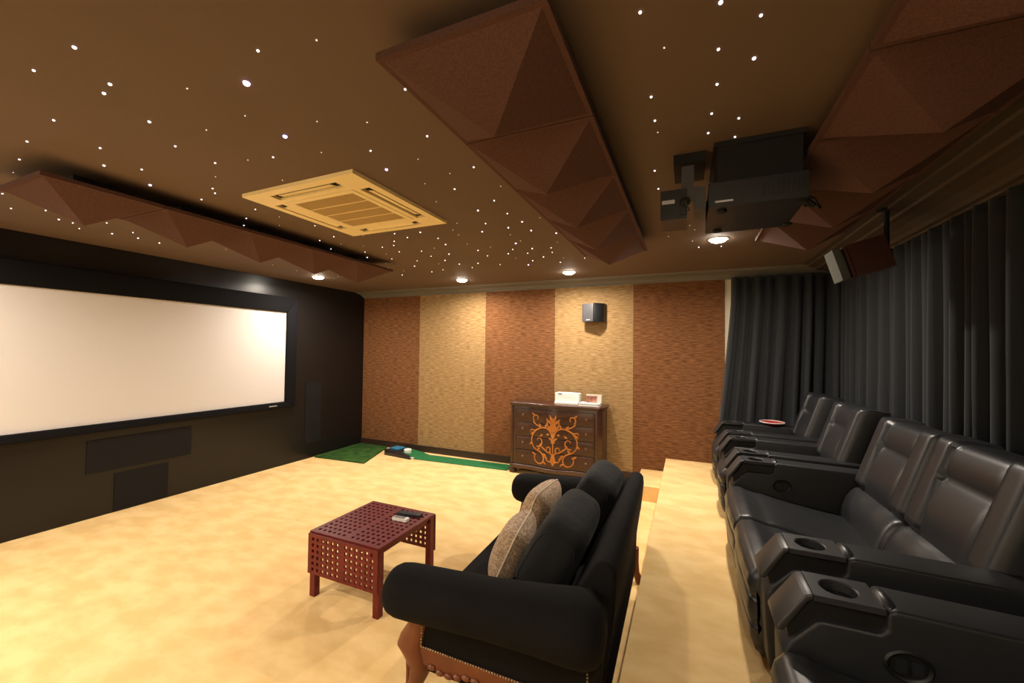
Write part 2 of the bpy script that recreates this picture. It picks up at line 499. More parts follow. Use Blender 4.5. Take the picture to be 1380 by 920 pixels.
def recl_arm(root, y0, y1, button=None, nm='armrest'):
    """one armrest; x 0 = front of the seat, z 0 = platform"""
    bm = new_bm()
    prism(bm, [(.07, .015), (.045, .10), (.035, .24), (.032, .36), (.052, .402), (.122, .480), (.135, .484), (.268, .484), (.287, .498), (.287, .548), (.305, .560),
               (.90, .545), (.97, .50), (1.0, .40), (1.0, .015)], 'y', y0, y1)
    bevel(bm, 0.016, 3, 0.35)
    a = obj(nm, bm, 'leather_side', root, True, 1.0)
    bm = new_bm()
    prism(bm, [(.06, .36), (.045, .43), (.11, .53), (.29, .53), (.29, .36)], 'y', y0 + .022, y1 - .022)
    obj('shadow_gap', bm, 'slot', a, smooth=False)
    # console cap: chamfered nose + flat top with the cup well
    bm = new_bm()
    prism(bm, [(.012, .428), (.018, .446), (.090, .552), (.112, .559), (.112, .541), (.100, .536), (.034, .428)], 'y', y0, y1)
    bevel(bm, 0.005, 2, 0.35)
    cap = obj('console', bm, 'console', a, True, 0.8)
    # top plate with hole
    bm = new_bm()
    xa, xb = .112, .283
    cx, cy, r = .192, (y0 + y1) / 2, 0.047
    angs = sorted(set([2 * PI * k / 32 for k in range(32)] + [math.atan2(sy - cy, sx - cx) % (2 * PI) for sx in (xa, xb) for sy in (y0, y1)]))
    def edge(a):
        dx, dy = math.cos(a), math.sin(a); ts = []
        if dx > 1e-9: ts.append((xb - cx) / dx)
        if dx < -1e-9: ts.append((xa - cx) / dx)
        if dy > 1e-9: ts.append((y1 - cy) / dy)
        if dy < -1e-9: ts.append((y0 - cy) / dy)
        t_ = min(ts); return cx + dx * t_, cy + dy * t_
    zt_ = .559
    n = len(angs)
    rows = []
    rows.append([bm.verts.new((*edge(a), .541)) for a in angs])
    rows.append([bm.verts.new((*edge(a), zt_)) for a in angs])
    rows.append([bm.verts.new((cx + (r + .004) * math.cos(a), cy + (r + .004) * math.sin(a), zt_)) for a in angs])
    rows.append([bm.verts.new((cx + r * math.cos(a), cy + r * math.sin(a), zt_ - .004)) for a in angs])
    rows.append([bm.verts.new((cx + r * .93 * math.cos(a), cy + r * .93 * math.sin(a), .47)) for a in angs])
    for i in range(4):
        for k in range(n):
            bm.faces.new((rows[i][k], rows[i][(k + 1) % n], rows[i + 1][(k + 1) % n], rows[i + 1][k]))
    bm.faces.new(rows[-1])
    obj('cup_plate', bm, 'console', a, True, 0.5)
    bm = new_bm()
    lathe(bm, [(.001, .4715), (.0425, .4715), (.0445, .52), (.0425, .52), (.041, .473), (.001, .473)], (cx, cy, 0), 24)
    obj('cup_liner', bm, 'slot', a)
    # leather roll behind the console
    bm = new_bm()
    tube(bm, [(.300, y0 + .012, .538), (.300, y0 + .03, .548), (.300, (y0 + y1) / 2, .552), (.300, y1 - .03, .548), (.300, y1 - .012, .538)], [.010, .019, .021, .019, .010], 12)
    obj('leather_roll', bm, 'leather', a, True, 2)
    # stitched seam along the pad edge
    bm = new_bm()
    tube(bm, [(.31, y0 + .006, .548), (.6, y0 + .004, .545), (.90, y0 + .006, .534)], .0035, 6)
    tube(bm, [(.31, y1 - .006, .548), (.6, y1 - .004, .545), (.90, y1 - .006, .534)], .0035, 6)
    obj('seam', bm, 'leather', a)
    if button is not None:
        bm = new_bm()
        prof = [(.0, .0), (.052, .0), (.056, .004), (.050, .009), (.043, .006), (.041, .003), (.0005, .003)]
        lathe(bm, [(p[0] + .0003, p[1]) for p in prof], (0, 0, 0), 28, 'y')
        for v in bm.verts:
            v.co.z *= 0.78
            v.co.y = (y0 - v.co.y)
            v.co.x += .33; v.co.z += .415
        b = obj('control_recess', bm, 'slot', a)
        for dx in (-.018, .018):
            bm = bbox(.33 + dx - .013, .33 + dx + .013, y0 - .010, y0 - .002, .398, .432, .004, 2)
            obj('button', bm, 'black_plastic', b)
    return a

def seat_cushion(root, y0, y1):
    W = y1 - y0
    # profile from the back of the seat over the front roll down to the floor
    prof = [(.72, .285), (.55, .300), (.35, .330), (.20, .362), (.155, .366), (.13, .372), (.075, .388), (.03, .380), (.005, .350), (-.005, .310), (.003, .268), (.012, .262),
            (.0, .250), (-.004, .20), (.004, .155), (.014, .148), (.004, .138), (.006, .09), (.022, .045), (.05, .022), (.12, .02)]
    # densify
    pts = []
    for i in range(len(prof) - 1):
        a, b = Vector(prof[i]), Vector(prof[i + 1])
        for k in range(3): pts.append(a.lerp(b, k / 3))
    pts.append(Vector(prof[-1]))
    n = len(pts)
    bm = new_bm()
    nu = 30
    def f(u, v):
        j = min(int(round(v * (n - 1))), n - 1)
        p = pts[j]
        t_ = pts[min(j + 1, n - 1)] - pts[max(j - 1, 0)]
        nn = Vector((t_.y, -t_.x)); nn = nn.normalized() if nn.length > 0 else Vector((0, 1))
        if nn.y < -0.5 and j < n * 0.5: nn = -nn
        nn = Vector((-t_.y, t_.x)).normalized() * -1
        e = min(u, 1 - u) * W
        rd = 0.035
        drop = 0.0 if e > rd else (rd - math.sqrt(max(0, rd * rd - (rd - e) ** 2))) * 0.9
        crown = 0.012 * math.sin(PI * u)
        # wrinkles where the cushion is pulled
        wr = 0.0010 * math.sin(17 * u + 9 * v) * ss(.1, .5, v) * (1 - ss(.5, .7, v))
        # nn points outward (up on top, forwards on the front)
        q = p + nn * (-drop + crown + wr)
        return (q.x, y0 + u * W, q.y)
    # orientation check for outward normal on the top of the seat
    g_ = grid(bm, f, nu, n - 1)
    # close underneath
    A_ = [r[0] for r in g_]; B_ = [r[-1] for r in g_]
    for i in range(nu):
        bm.faces.new((A_[i], A_[i + 1], B_[i + 1], B_[i]))
    bm.faces.new([v for v in g_[0]]); bm.faces.new([v for v in g_[-1]][::-1])
    return obj('seat', bm, 'leather', root, True, 1.1)

def back_cushion(root, y0, y1, htop=.915):
    W = y1 - y0
    xb0, zb0, xt, ztp = .665, .25, .885, htop
    L = math.hypot(xt - xb0, ztp - zb0)
    tv = Vector((xt - xb0, ztp - zb0)).normalized()
    nv_ = Vector((-tv.y, tv.x))
    def f(u, v):
        s = abs(2 * u - 1)
        # lumbar roll, seam, padded centre with bolsters, headrest
        lum = 0.052 * math.sqrt(max(0, math.sin(PI * min(1, (v + .04) / .37)))) if v < .33 else 0.0
        side = ss(.50, .60, s)
        if v >= .33:
            vv = (v - .33) / .67
            mid = 0.030 * math.sqrt(max(0, math.sin(PI * min(1, max(0, vv / .60))))) if vv < .60 else 0.0
            head = 0.022 * math.sin(PI * min(1, max(0, (vv - .60) / .40))) if vv >= .60 else 0
            bol = 0.034 * min(1, ss(0, .08, vv))
            groove = -0.012 * math.exp(-((s - .55) / .035) ** 2) * ss(0, .05, vv)
            d = (mid + head) * (1 - side) + bol * side + groove
        else:
            # gathers of the lumbar roll towards its seam
            d = lum + 0.002 * math.sin(2 * PI * u * 3 + 1) * ss(.2, .33, v)
        e = min(u, 1 - u) * W
        rd = .045
        drop = 0.0 if e > rd else rd - math.sqrt(max(0, rd * rd - (rd - e) ** 2))
        et = (1 - v) * L
        rt_ = .05
        drop2 = 0.0 if et > rt_ else rt_ - math.sqrt(max(0, rt_ * rt_ - (rt_ - et) ** 2))
        d -= max(drop, drop2)
        q = Vector((xb0, zb0)) + tv * (L * v) + nv_ * (d + .01) + Vector((-.03 * math.sin(PI * v) * 0 , 0))
        return (q.x, y0 + u * W, q.y)
    bm = new_bm()
    nu, nv = 40, 54
    g_ = grid(bm, f, nu, nv)
    loop = [g_[i][0] for i in range(nu)] + [g_[nu][j] for j in range(nv)] + [g_[i][nv] for i in range(nu, 0, -1)] + [g_[0][j] for j in range(nv, 0, -1)]
    rear = []
    for v in loop:
        c = v.co
        # rear shell: follows the same lean 0.17 m behind
        k = (c.z - zb0) / (ztp - zb0)
        rear.append(bm.verts.new((xb0 + (xt - xb0) * k + .19 - .07 * k, c.y, max(.2, c.z - .012))))
    m_ = len(loop)
    for i in range(m_):
        bm.faces.new((loop[i], loop[(i + 1) % m_], rear[(i + 1) % m_], rear[i]))
    bm.faces.new(rear)
    return obj('backrest', bm, 'leather', root, True, 0.9)

def recliner(y0, y1, nseat, label, cat, nm, dark_side=True, aw=.148, backw=None, bover=0.0):
    t = thing(nm, label, cat, (0.24, y0, ZP), group='black leather cinema recliners on the platform')
    W = y1 - y0
    recl_arm(t, 0, aw)
    recl_arm(t, W - aw, W, button=True)
    sw = (W - 2 * aw) / nseat
    for k in range(nseat):
        seat_cushion(t, aw + .003 + k * sw, aw + (k + 1) * sw - .003)
        back_cushion(t, aw + .004 + k * sw - (bover if k == 0 else 0), aw + (k + 1) * sw - .004 + (bover if k == nseat - 1 else 0))
    # rear shell and plinth
    bm = new_bm()
    prism(bm, [(.80, .02), (.80, .28), (1.01, .865), (1.09, .865), (1.10, .80), (1.06, .02)], 'y', .02, W - .02)
    bevel(bm, .018, 3, .4)
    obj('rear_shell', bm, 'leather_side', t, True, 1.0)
    bm = bbox(.10, .98, aw * .6, W - aw * .6, .002, .06, .006, 1)
    obj('plinth', bm, 'black_matte', t)
    return t
recliner(4.255, 4.985, 1, 'black leather single recliner by the panelled wall, red dish on its arm', 'recliner', 'recliner', bover=.03)
recliner(3.425, 4.115, 1, 'black leather single recliner next to the two-seat recliner', 'recliner', 'recliner', bover=.09)
recliner(1.825, 3.325, 2, 'black leather two-seat recliner with cup holders in both arms', 'recliner sofa', 'double_recliner', bover=.02)
recliner(0.75, 1.655, 1, 'black leather recliner cut off by the photo edge, beside the two-seat recliner', 'recliner', 'recliner', bover=.02)

# red dish on the armrest by the curtain
t = thing('serving_dish', 'round red dish with pale rim on the armrest next to the back curtain', 'dish', (0.80, 4.92, ZP + .557))
bm = new_bm()
lathe(bm, [(.001, .006), (.07, .008), (.105, .026), (.112, .026), (.075, .0), (.001, .0)], seg=32)
obj('bowl', bm, 'red_gloss', t)
bm = new_bm()
ring = [(.110 * math.cos(2 * PI * k / 40), .110 * math.sin(2 * PI * k / 40), .027) for k in range(41)]
tube(bm, ring, .0045, 8, cap=False)
obj('rim', bm, 'white_plastic', t)

# ================================================================== SOFA
SX, SY = -0.69, 2.19
sofa = thing('sofa', 'black upholstered rolled-arm sofa with carved wooden frame and brass nail trim', 'sofa', (SX, SY, 0), (0, 0, math.radians(1.0)))
HL = 0.87          # half length between arm centrelines (Y)
ARM_Y = 0.725
def sofa_roll(sgn):
    """padded arm roll running front to back, belling out at the front"""
    bm = new_bm()
    yc = sgn * ARM_Y
    seg = 26
    xs_ = [-.545, -.543, -.534, -.518, -.495, -.46, -.41, -.25, -.05, .15, .28, .345, .385, .405, .412]
    rs_ = [.010, .036, .066, .088, .102, .109, .110, .109, .110, .118, .128, .128, .112, .085, .02]
    rings = []
    for x, r in zip(xs_, rs_):
        ring = []
        zc = .555 + .05 * max(0, min(1, (x + .45) / .8))
        for k in range(seg):
            a = 2 * PI * k / seg
            ring.append(bm.verts.new((x, yc + r * math.cos(a) * 1.02, zc + r * math.sin(a) * .98)))
        rings.append(ring)
    for i in range(len(rings) - 1):
        for k in range(seg):
            bm.faces.new((rings[i][k], rings[i][(k + 1) % seg], rings[i + 1][(k + 1) % seg], rings[i + 1][k]))
    bm.faces.new(rings[0][::-1]); bm.faces.new(rings[-1])
    o = obj('arm_roll', bm, 'sofa', sofa, True, 1.2)
    # upholstered side under the roll
    bm = new_bm()
    yo, yi = sgn * (ARM_Y - .025), sgn * (ARM_Y - .135)
    prism(bm, [(-.385, .30), (.375, .285), (.39, .45), (.395, .56), (-.40, .53), (-.395, .40)], 'y', min(yo, yi), max(yo, yi))
    bevel(bm, .012, 3, .5)
    obj('arm_panel', bm, 'sofa', sofa, True, 0.9)
for s in (-1, 1): sofa_roll(s)
# seat deck and cushions
bm = bbox(-.37, .30, -.68, .68, .20, .325, .02, 3)
obj('seat_deck', bm, 'sofa', sofa)
for k in range(2):
    y0, y1 = (-.628, -.003) if k == 0 else (.003, .628)
    bm = bbox(-.405, .18, y0, y1, .325, .445, .045, 5)
    obj('seat_cushion', bm, 'sofa', sofa, True, 1.2)
# back frame: leaning padded slab with a rounded top
bm = new_bm()
bp = [(.20, .13), (.16, .22), (.155, .40), (.225, .57), (.305, .715), (.340, .775), (.358, .798), (.382, .806), (.410, .800), (.428, .780), (.432, .74), (.418, .60), (.388, .40), (.378, .13)]
prism(bm, bp, 'y', -.63, .66)
bevel(bm, .018, 3, .9)
obj('back_frame', bm, 'sofa', sofa, True, 0.9)
# rear upholstery board seam
bm = new_bm()
tube(bm, [(.430, -.615, .76), (.421, -.615, .60), (.394, -.615, .40), (.382, -.615, .16)], .004, 6)
obj('piping', bm, 'sofa', sofa)
# carved wooden frame -------------------------------------------------
def front_leg(sgn):
    yc = sgn * (ARM_Y - .055)
    # post + cabriole leg: profile in x (front), constant-ish width, knee bulging forwards
    pts = [(-.405, .47, .045), (-.415, .40, .05), (-.440, .345, .062), (-.452, .30, .068), (-.425, .255, .060), (-.41, .21, .050), (-.425, .15, .040), (-.452, .09, .032), (-.472, .05, .030), (-.468, .022, .036), (-.462, .0, .030)]
    bm = new_bm()
    rings = []
    for x, z, r in pts:
        ring = []
        for k in range(14):
            a = 2 * PI * k / 14
            ca, sa = math.cos(a), math.sin(a)
            ring.append(bm.verts.new((x + r * math.copysign(abs(ca) ** .7, ca), yc + .9 * r * math.copysign(abs(sa) ** .7, sa), z)))
        rings.append(ring)
    for i in range(len(rings) - 1):
        for k in range(14):
            bm.faces.new((rings[i][k], rings[i][(k + 1) % 14], rings[i + 1][(k + 1) % 14], rings[i + 1][k]))
    bm.faces.new(rings[0]); bm.faces.new(rings[-1])
    lg = obj('leg', bm, 'carved', sofa, True, 1.2)
    # acanthus leaf carving on the knee
    bm = new_bm()
    for q in (-1, 0, 1):
        tube(bm, [(-.47 - .012 * (q == 0), yc + q * .022, .25), (-.455 - .01 * (q == 0), yc + q * .030, .205), (-.462, yc + q * .022, .15), (-.478, yc + q * .012, .10)], [.006, .011, .010, .004], 8)
    obj('leaf_carving', bm, 'carved', lg, True, 1.5)
def rear_leg(sgn):
    yc = sgn * .77
    bm = new_bm()
    tube(bm, [(.36, yc, .24), (.362, yc, .15), (.372, yc, .07), (.392, yc, .02), (.402, yc, 0)], [.032, .028, .024, .028, .026], 12)
    obj('leg', bm, 'carved', sofa, True, 1.2)
for s in (-1, 1): front_leg(s); rear_leg(s)
def side_rail(sgn):
    yo = sgn * (ARM_Y - .018)
    yi = yo - sgn * .045
    n = 30
    poly = [(-.42, .318), (.345, .305)]
    for i in range(n + 1):
        x = .345 - i / n * .73
        q = i / n
        z = .235 - .030 * math.cos(2 * PI * q) * 0 - .020 * math.sin(PI * q) * 0
        z = .250 - .022 * (.5 - .5 * math.cos(2 * PI * q * 3)) + .004 * math.sin(PI * q * 14)
        poly.append((x, z))
    poly.append((-.42, .22))
    bm = new_bm()
    prism(bm, poly, 'y', min(yo, yi), max(yo, yi))
    r = obj('side_rail', bm, 'carved', sofa, True, .5)
    # carved scallops along the lower edge
    bm = new_bm()
    for i in range(10):
        x = -.33 + i * .042
        q = (.345 - x) / .73
        z = .250 - .022 * (.5 - .5 * math.cos(2 * PI * q * 3)) + .006
        bmesh.ops.create_icosphere(bm, subdivisions=2, radius=1.0, matrix=Matrix.Translation((x, yo + sgn * .001, z)) @ Matrix.Diagonal((.022, .012, .013, 1)))
    obj('scallop_carving', bm, 'carved', r, True, 1.5)
for s in (-1, 1): side_rail(s)
# front rail
bm = new_bm()
poly = [(-.70, .30), (.70, .30)]
for i in range(41):
    q = i / 40
    poly.append((.70 - 1.4 * q, .235 - .045 * math.exp(-((q - .5) / .09) ** 2) + .012 * math.sin(q * PI * 10)))
prism(bm, poly, 'x', -.405, -.365)
obj('front_rail', bm, 'carved', sofa, True, .5)
# brass nail heads
def nails(sgn):
    yo = sgn * (ARM_Y - .016)
    bm = new_bm()
    path = []
    for i in range(11): path.append((-.385 + .006 * (1 - i / 10), .455 - i * .013))
    for i in range(60): path.append((-.383 + i * .0122, .320 - i * .00025))
    for i in range(1, 12): path.append((.342, .300 + i * .013))
    for x, z in path:
        bmesh.ops.create_icosphere(bm, subdivisions=1, radius=.0045, matrix=Matrix.Translation((x, yo, z)))
    o = obj('nail_trim', bm, 'brass', sofa); o['kind'] = 'stuff'; o['label'] = 'row of brass nail heads'
for s in (-1, 1): nails(s)

# loose cushions -------------------------------------------------------
def cushion_bm(w, h, th, pw=2.6, nu=26, corner=0.06, sag=0.0):
    """soft pillow in the local YZ plane, thickness along X"""
    bm = new_bm()
    def side(sg):
        def f(u, v):
            a, b = 2 * u - 1, 2 * v - 1
            # edges bow in a little between pointed corners
            ya = a * (w / 2) * (1 - corner * (1 - b * b) * abs(a) ** 3 - .10 * (a * b) ** 4)
            zb_ = b * (h / 2) * (1 - corner * (1 - a * a) * abs(b) ** 3 - .10 * (a * b) ** 4)
            t_ = ((1 - abs(a) ** pw) * (1 - abs(b) ** pw))
            t_ = max(t_, 0) ** .55
            return (sg * th / 2 * t_ * (1 + sag * (-b)), ya, zb_)
        return f
    grid(bm, side(1), nu, nu); grid(bm, side(-1), nu, nu)
    bmesh.ops.remove_doubles(bm, verts=bm.verts, dist=1e-4)
    return bm
def cushion(name, label, cat, w, h, th, loc, rot, m, group=None, pw=2.6, corner=.06, pipe=None, sag=0.0):
    t = thing(name, label, cat, loc, rot, group)
    obj('cover', cushion_bm(w, h, th, pw, corner=corner, sag=sag), m, t, True, 1.6)
    bm = new_bm()
    pts = []
    N = 24
    for k in range(4 * N + 1):
        s_ = (k // N) % 4; q = 2 * (k % N) / N - 1
        a, b = ((q, -1), (1, q), (-q, 1), (-1, -q))[s_]
        pts.append((0, a * (w / 2) * (1 - corner * (1 - b * b) * abs(a) ** 3 - .10 * (a * b) ** 4), b * (h / 2) * (1 - corner * (1 - a * a) * abs(b) ** 3 - .10 * (a * b) ** 4)))
    tube(bm, pts, .005, 6, cap=False)
    obj('piping', bm, pipe or m, t)
    return t
def block_cushion(label, w, h, th, loc, rot):
    """thick boxed back cushion with softly rounded edges"""
    t = thing('back_cushion', label, 'cushion', loc, rot, 'loose back cushions on the sofa')
    bm = new_bm()
    nu, nv = 36, 28
    N = Vector
    def f(u, v):
        a = 2 * PI * u; b = PI * (v - .5)
        e1, e2 = .42, .62
        p = lambda c, e: math.copysign(abs(c) ** e, c)
        X = th / 2 * p(math.cos(b), e2) * p(math.cos(a), e2)
        Z = h / 2 * p(math.cos(b), e2) * p(math.sin(a), e1)
        Y = w / 2 * p(math.sin(b), e1)
        k = 1 + .05 * math.sin(9 * a) * .12 + .02 * math.sin(4 * b + 2 * a)
        X *= k * (1.08 - .22 * Z / h)
        return (X, Y, Z)
    grid(bm, f, nu, nv)
    bmesh.ops.remove_doubles(bm, verts=bm.verts, dist=1e-4)
    obj('cover', bm, 'sofa_cush', t, True, 2.0)
    for sg in (-1, 1):
        bm = new_bm()
        pts = []
        for k in range(41):
            a = 2 * PI * k / 40; b = .90
            p = lambda c, e: math.copysign(abs(c) ** e, c)
            Z = h / 2 * p(math.cos(b), .62) * p(math.sin(a), .42)
            X = th / 2 * p(math.cos(b), .62) * p(math.cos(a), .62) * (1.08 - .22 * Z / h)
            pts.append((X * 1.01, sg * w / 2 * p(math.sin(b), .42), Z * 1.01))
        tube(bm, pts, .003, 6, cap=False)
        obj('seam', bm, 'sofa_cush', t)
    return t
block_cushion('large charcoal back cushion on the sofa, behind the beige pillows', .64, .42, .235, (-.595, 2.03, .635), (0, math.radians(27), math.radians(2)))
block_cushion('large charcoal back cushion at the dresser end of the sofa', .56, .43, .23, (-.562, 2.64, .660), (0, math.radians(27), math.radians(1)))
cushion('throw_pillow', 'beige patterned throw pillow nearest the bare end arm, overlapping another pillow', 'pillow', .36, .325, .18, (-.850, 1.985, .572), (0, math.radians(24), math.radians(8)), 'pillow', 'beige pillows on the sofa', 3.0, .02, 'pillow_pale')
cushion('throw_pillow', 'beige patterned throw pillow on the dresser side, partly behind another pillow', 'pillow', .38, .35, .19, (-.870, 2.46, .595), (0, math.radians(20), math.radians(-4)), 'pillow', 'beige pillows on the sofa', 3.0, .02, 'pillow_pale')

# ================================================================== COFFEE TABLE
TX0, TX1, TY0, TY1, TZ = -2.262, -1.685, 1.905, 2.480, 0.42
tb = thing('coffee_table', 'square red-stained wooden coffee table with perforated top and drop leaves', 'table', ((TX0 + TX1) / 2, (TY0 + TY1) / 2, 0))
TW, TD = TX1 - TX0, TY1 - TY0
def perforated(cols, rows, hole, th):
    """panel in XY with square holes; cols/rows: lists of (start,end,is_hole)"""
    bm = new_bm()
    cache = {}
    def V(x, y, z):
        k = (round(x, 5), round(y, 5), z)
        if k not in cache: cache[k] = bm.verts.new((x, y, z))
        return cache[k]
    nx, ny = len(cols), len(rows)
    H = [[cols[i][2] and rows[j][2] for j in range(ny)] for i in range(nx)]
    for i in range(nx):
        for j in range(ny):
            if H[i][j]: continue
            x0, x1 = cols[i][:2]; y0, y1 = rows[j][:2]
            bm.faces.new((V(x0, y0, 0), V(x1, y0, 0), V(x1, y1, 0), V(x0, y1, 0)))
            bm.faces.new((V(x0, y0, -th), V(x0, y1, -th), V(x1, y1, -th), V(x1, y0, -th)))
            for (di, dj, a, b) in ((-1, 0, (x0, y0), (x0, y1)), (1, 0, (x1, y0), (x1, y1)), (0, -1, (x0, y0), (x1, y0)), (0, 1, (x0, y1), (x1, y1))):
                ii, jj = i + di, j + dj
                if ii < 0 or jj < 0 or ii >= nx or jj >= ny or H[ii][jj]:
                    bm.faces.new((V(*a, 0), V(*b, 0), V(*b, -th), V(*a, -th)))
    return bm
def bands(total, margin, groups, gap, hole):
    """groups: list of hole counts; gap: solid width between groups"""
    usable = total - 2 * margin - gap * (len(groups) - 1)
    n = sum(groups)
    # pitch inside groups
    pitch = (usable + (0)) / n
    web = pitch - hole
    out = []; x = -total / 2
    def add(wd, h):
        nonlocal x
        if wd > 1e-6: out.append((x, x + wd, h)); x += wd
    add(margin + web / 2, False)
    for gi_, c in enumerate(groups):
        for k in range(c):
            add(hole, True)
            if k < c - 1: add(web, False)
        if gi_ < len(groups) - 1: add(web + gap, False)
    add(total / 2 - x, False)
    return out
HO = 0.0205
bm = perforated(bands(TW, .022, [6, 6], .030, HO), bands(TD, .022, [12], 0, HO), HO, .018)
o = obj('tabletop', bm, 'redwood', tb, smooth=False); o.location = (0, 0, TZ)
for sy in (-1, 1):
    bm = perforated(bands(TW, .022, [6, 6], .030, HO), bands(.255, .012, [6], 0, HO), HO, .010)
    for v in bm.verts:
        x, y, z = v.co
        v.co = (x, z * 1.0, y)
    bevel(bm, 0, 1)
    o = obj('drop_leaf', bm, 'redwood', tb, smooth=False)
    o.location = (0, sy * (TD / 2 + .003) + (.010 if sy > 0 else 0), TZ - .010 - .1275)
    for hx in (-.16, .16):
        bm = bbox(hx - .03, hx + .03, sy * (TD / 2 + .002) - .006, sy * (TD / 2 + .002) + .006, TZ - .040, TZ - .020, .002, 1)
        obj('hinge', bm, 'base_dark', o).location = (0, -o.location.y, -o.location.z)
for sx in (-1, 1):
    for sy in (-1, 1):
        cx_, cy_ = sx * (TW / 2 - .024), sy * (TD / 2 - .024)
        bm = bbox(cx_ - .021, cx_ + .021, cy_ - .021, cy_ + .021, 0, TZ - .018, .006, 2)
        obj('leg', bm, 'redwood', tb)
for sx in (-1, 1):
    bm = bbox(sx * (TW / 2 - .03) - .009, sx * (TW / 2 - .03) + .009, -TD / 2 + .045, TD / 2 - .045, TZ - .055, TZ - .018, .003, 1)
    obj('apron', bm, 'redwood', tb)

def remote(label, loc, rz, m, L, Wd, mb):
    t = thing('remote_control', label, 'remote control', loc, (0, 0, rz))
    bm = bbox(-L / 2, L / 2, -Wd / 2, Wd / 2, 0, .018, .006, 3)
    obj('body', bm, m, t)
    for i in range(6):
        for j in range(3):
            x = -L * .40 + i * L * .13; y = (j - 1) * Wd * .28
            bm = bbox(x - .004, x + .004, y - .004, y + .004, .017, .0205, .001, 1)
            obj('button', bm, mb, t)
remote('black remote control lying on the red coffee table', (-1.83, 2.375, TZ), math.radians(8), 'black_plastic', .185, .048, 'spk_body')
remote('white remote control lying beside a black one on the red coffee table', (-1.835, 2.285, TZ), math.radians(3), 'white_plastic', .115, .042, 'spk_grey')

# ================================================================== DRESSER
DX0, DX1, DYF, DYK = -2.175, -0.955, 4.915, 5.262
DW = DX1 - DX0; DH = 0.935
dr = thing('dresser', 'dark walnut serpentine chest of drawers with orange scroll marquetry against the panelled wall', 'dresser', ((DX0 + DX1) / 2, DYF, 0))
dep = DYK - DYF
def serp(u, amp=.045):
    """bow of the front: 0 at the ends, forwards in the middle"""
    s = 2 * u - 1
    return -amp * (math.cos(PI * s) * .5 + .5) - .012 * math.cos(2 * PI * s)
def slab(z0, z1, over, amp, m, nm, inset=0.0, r=.008):
    bm = new_bm()
    n = 30
    poly = [(DW / 2 + over, dep), (-DW / 2 - over, dep)]
    poly += [(-DW / 2 - over, .055), ]
    for i in range(n + 1):
        u = i / n
        poly.append((-DW / 2 - over + .05 + u * (DW + 2 * over - .10), serp(u, amp) - over * .6 + inset))
    poly += [(DW / 2 + over, .055)]
    prism(bm, poly, 'z', z0, z1)
    bevel(bm, r, 3, .8)
    return obj(nm, bm, m, dr, True, .6)
slab(.12, DH - .04, 0, .045, 'walnut', 'carcass', .012)
slab(DH - .035, DH, .03, .045, 'walnut', 'top', 0, .012)
slab(DH - .052, DH - .032, .012, .045, 'walnut', 'cornice', 0, .005)
slab(.07, .125, .02, .045, 'walnut', 'plinth', 0, .014)
for sx in (-1, 1):
    for yy in (.05, dep - .05):
        bm = new_bm()
        lathe(bm, [(.02, .0), (.048, .006), (.056, .03), (.05, .055), (.038, .072)], (sx * (DW / 2 - .03), yy, 0), 18)
        obj('foot', bm, 'walnut', dr)
# canted corner pilasters
for sx in (-1, 1):
    bm = new_bm()
    x0 = sx * (DW / 2 - .052)
    prism(bm, [(x0, -.012), (sx * (DW / 2 + .004), .045), (sx * (DW / 2 - .012), .075), (x0 - sx * .012, .03)], 'z', .125, DH - .055)
    bevel(bm, .005, 2, .5)
    obj('pilaster', bm, 'walnut', dr)
# four drawers with bowed fronts
def front_y(x, amp=.045):
    u = (x + DW / 2 - .05) / (DW - .10)
    return serp(u, amp)
zb_, zt_ = .145, DH - .075
dh = (zt_ - zb_) / 4
DXW = DW / 2 - .085
for k in range(4):
    z0, z1 = zb_ + k * dh + .006, zb_ + (k + 1) * dh - .006
    bm = new_bm()
    n = 24
    poly = []
    for i in range(n + 1):
        x = -DXW + 2 * DXW * i / n
        poly.append((x, front_y(x) - .004))
    for i in range(n, -1, -1):
        x = -DXW + 2 * DXW * i / n
        poly.append((x, front_y(x) + .03))
    prism(bm, poly, 'z', z0, z1)
    bevel(bm, .004, 2, .8)
    d = obj('drawer', bm, 'mahog', dr, True, .6)
    for sx in (-1, 1):
        x = sx * DXW * .80
        y = front_y(x) - .004
        bm = new_bm()
        lathe(bm, [(.017, .0), (.015, -.003), (.006, -.005), (.005, -.010), (.009, -.017), (.001, -.020)], (x, y, (z0 + z1) / 2), 14, 'y')
        obj('knob', bm, 'dark_brass', d)
# marquetry scrolls: thin ribbons lying on the drawer fronts
def ribbon(path, w0, w1):
    """path of (x,z); a thin strip following the bowed front"""
    bm = new_bm()
    n = len(path)
    L_, R_ = [], []
    for i, (x, z) in enumerate(path):
        a = path[max(i - 1, 0)]; b = path[min(i + 1, n - 1)]
        tx, tz = b[0] - a[0], b[1] - a[1]
        l = math.hypot(tx, tz) or 1
        nx, nz = -tz / l, tx / l
        q = i / (n - 1)
        wd = (w0 + (w1 - w0) * q) * .5
        for S_, sg in ((L_, 1), (R_, -1)):
            X, Z = x + nx * wd * sg, z + nz * wd * sg
            S_.append((bm.verts.new((X, front_y(X) - .0062, Z)), bm.verts.new((X, front_y(X) - .003, Z))))
    for i in range(n - 1):
        bm.faces.new((L_[i][0], L_[i + 1][0], R_[i + 1][0], R_[i][0]))
        bm.faces.new((L_[i][0], L_[i][1], L_[i + 1][1], L_[i + 1][0]))
        bm.faces.new((R_[i][0], R_[i + 1][0], R_[i + 1][1], R_[i][1]))
    return bm
def spiral(cx, cz, r0, r1, a0, a1, n=26):
    return [(cx + (r0 + (r1 - r0) * i / n) * math.cos(a0 + (a1 - a0) * i / n), cz + (r0 + (r1 - r0) * i / n) * math.sin(a0 + (a1 - a0) * i / n)) for i in range(n + 1)]
ZM = (zb_ + zt_) / 2
CX = 0.01
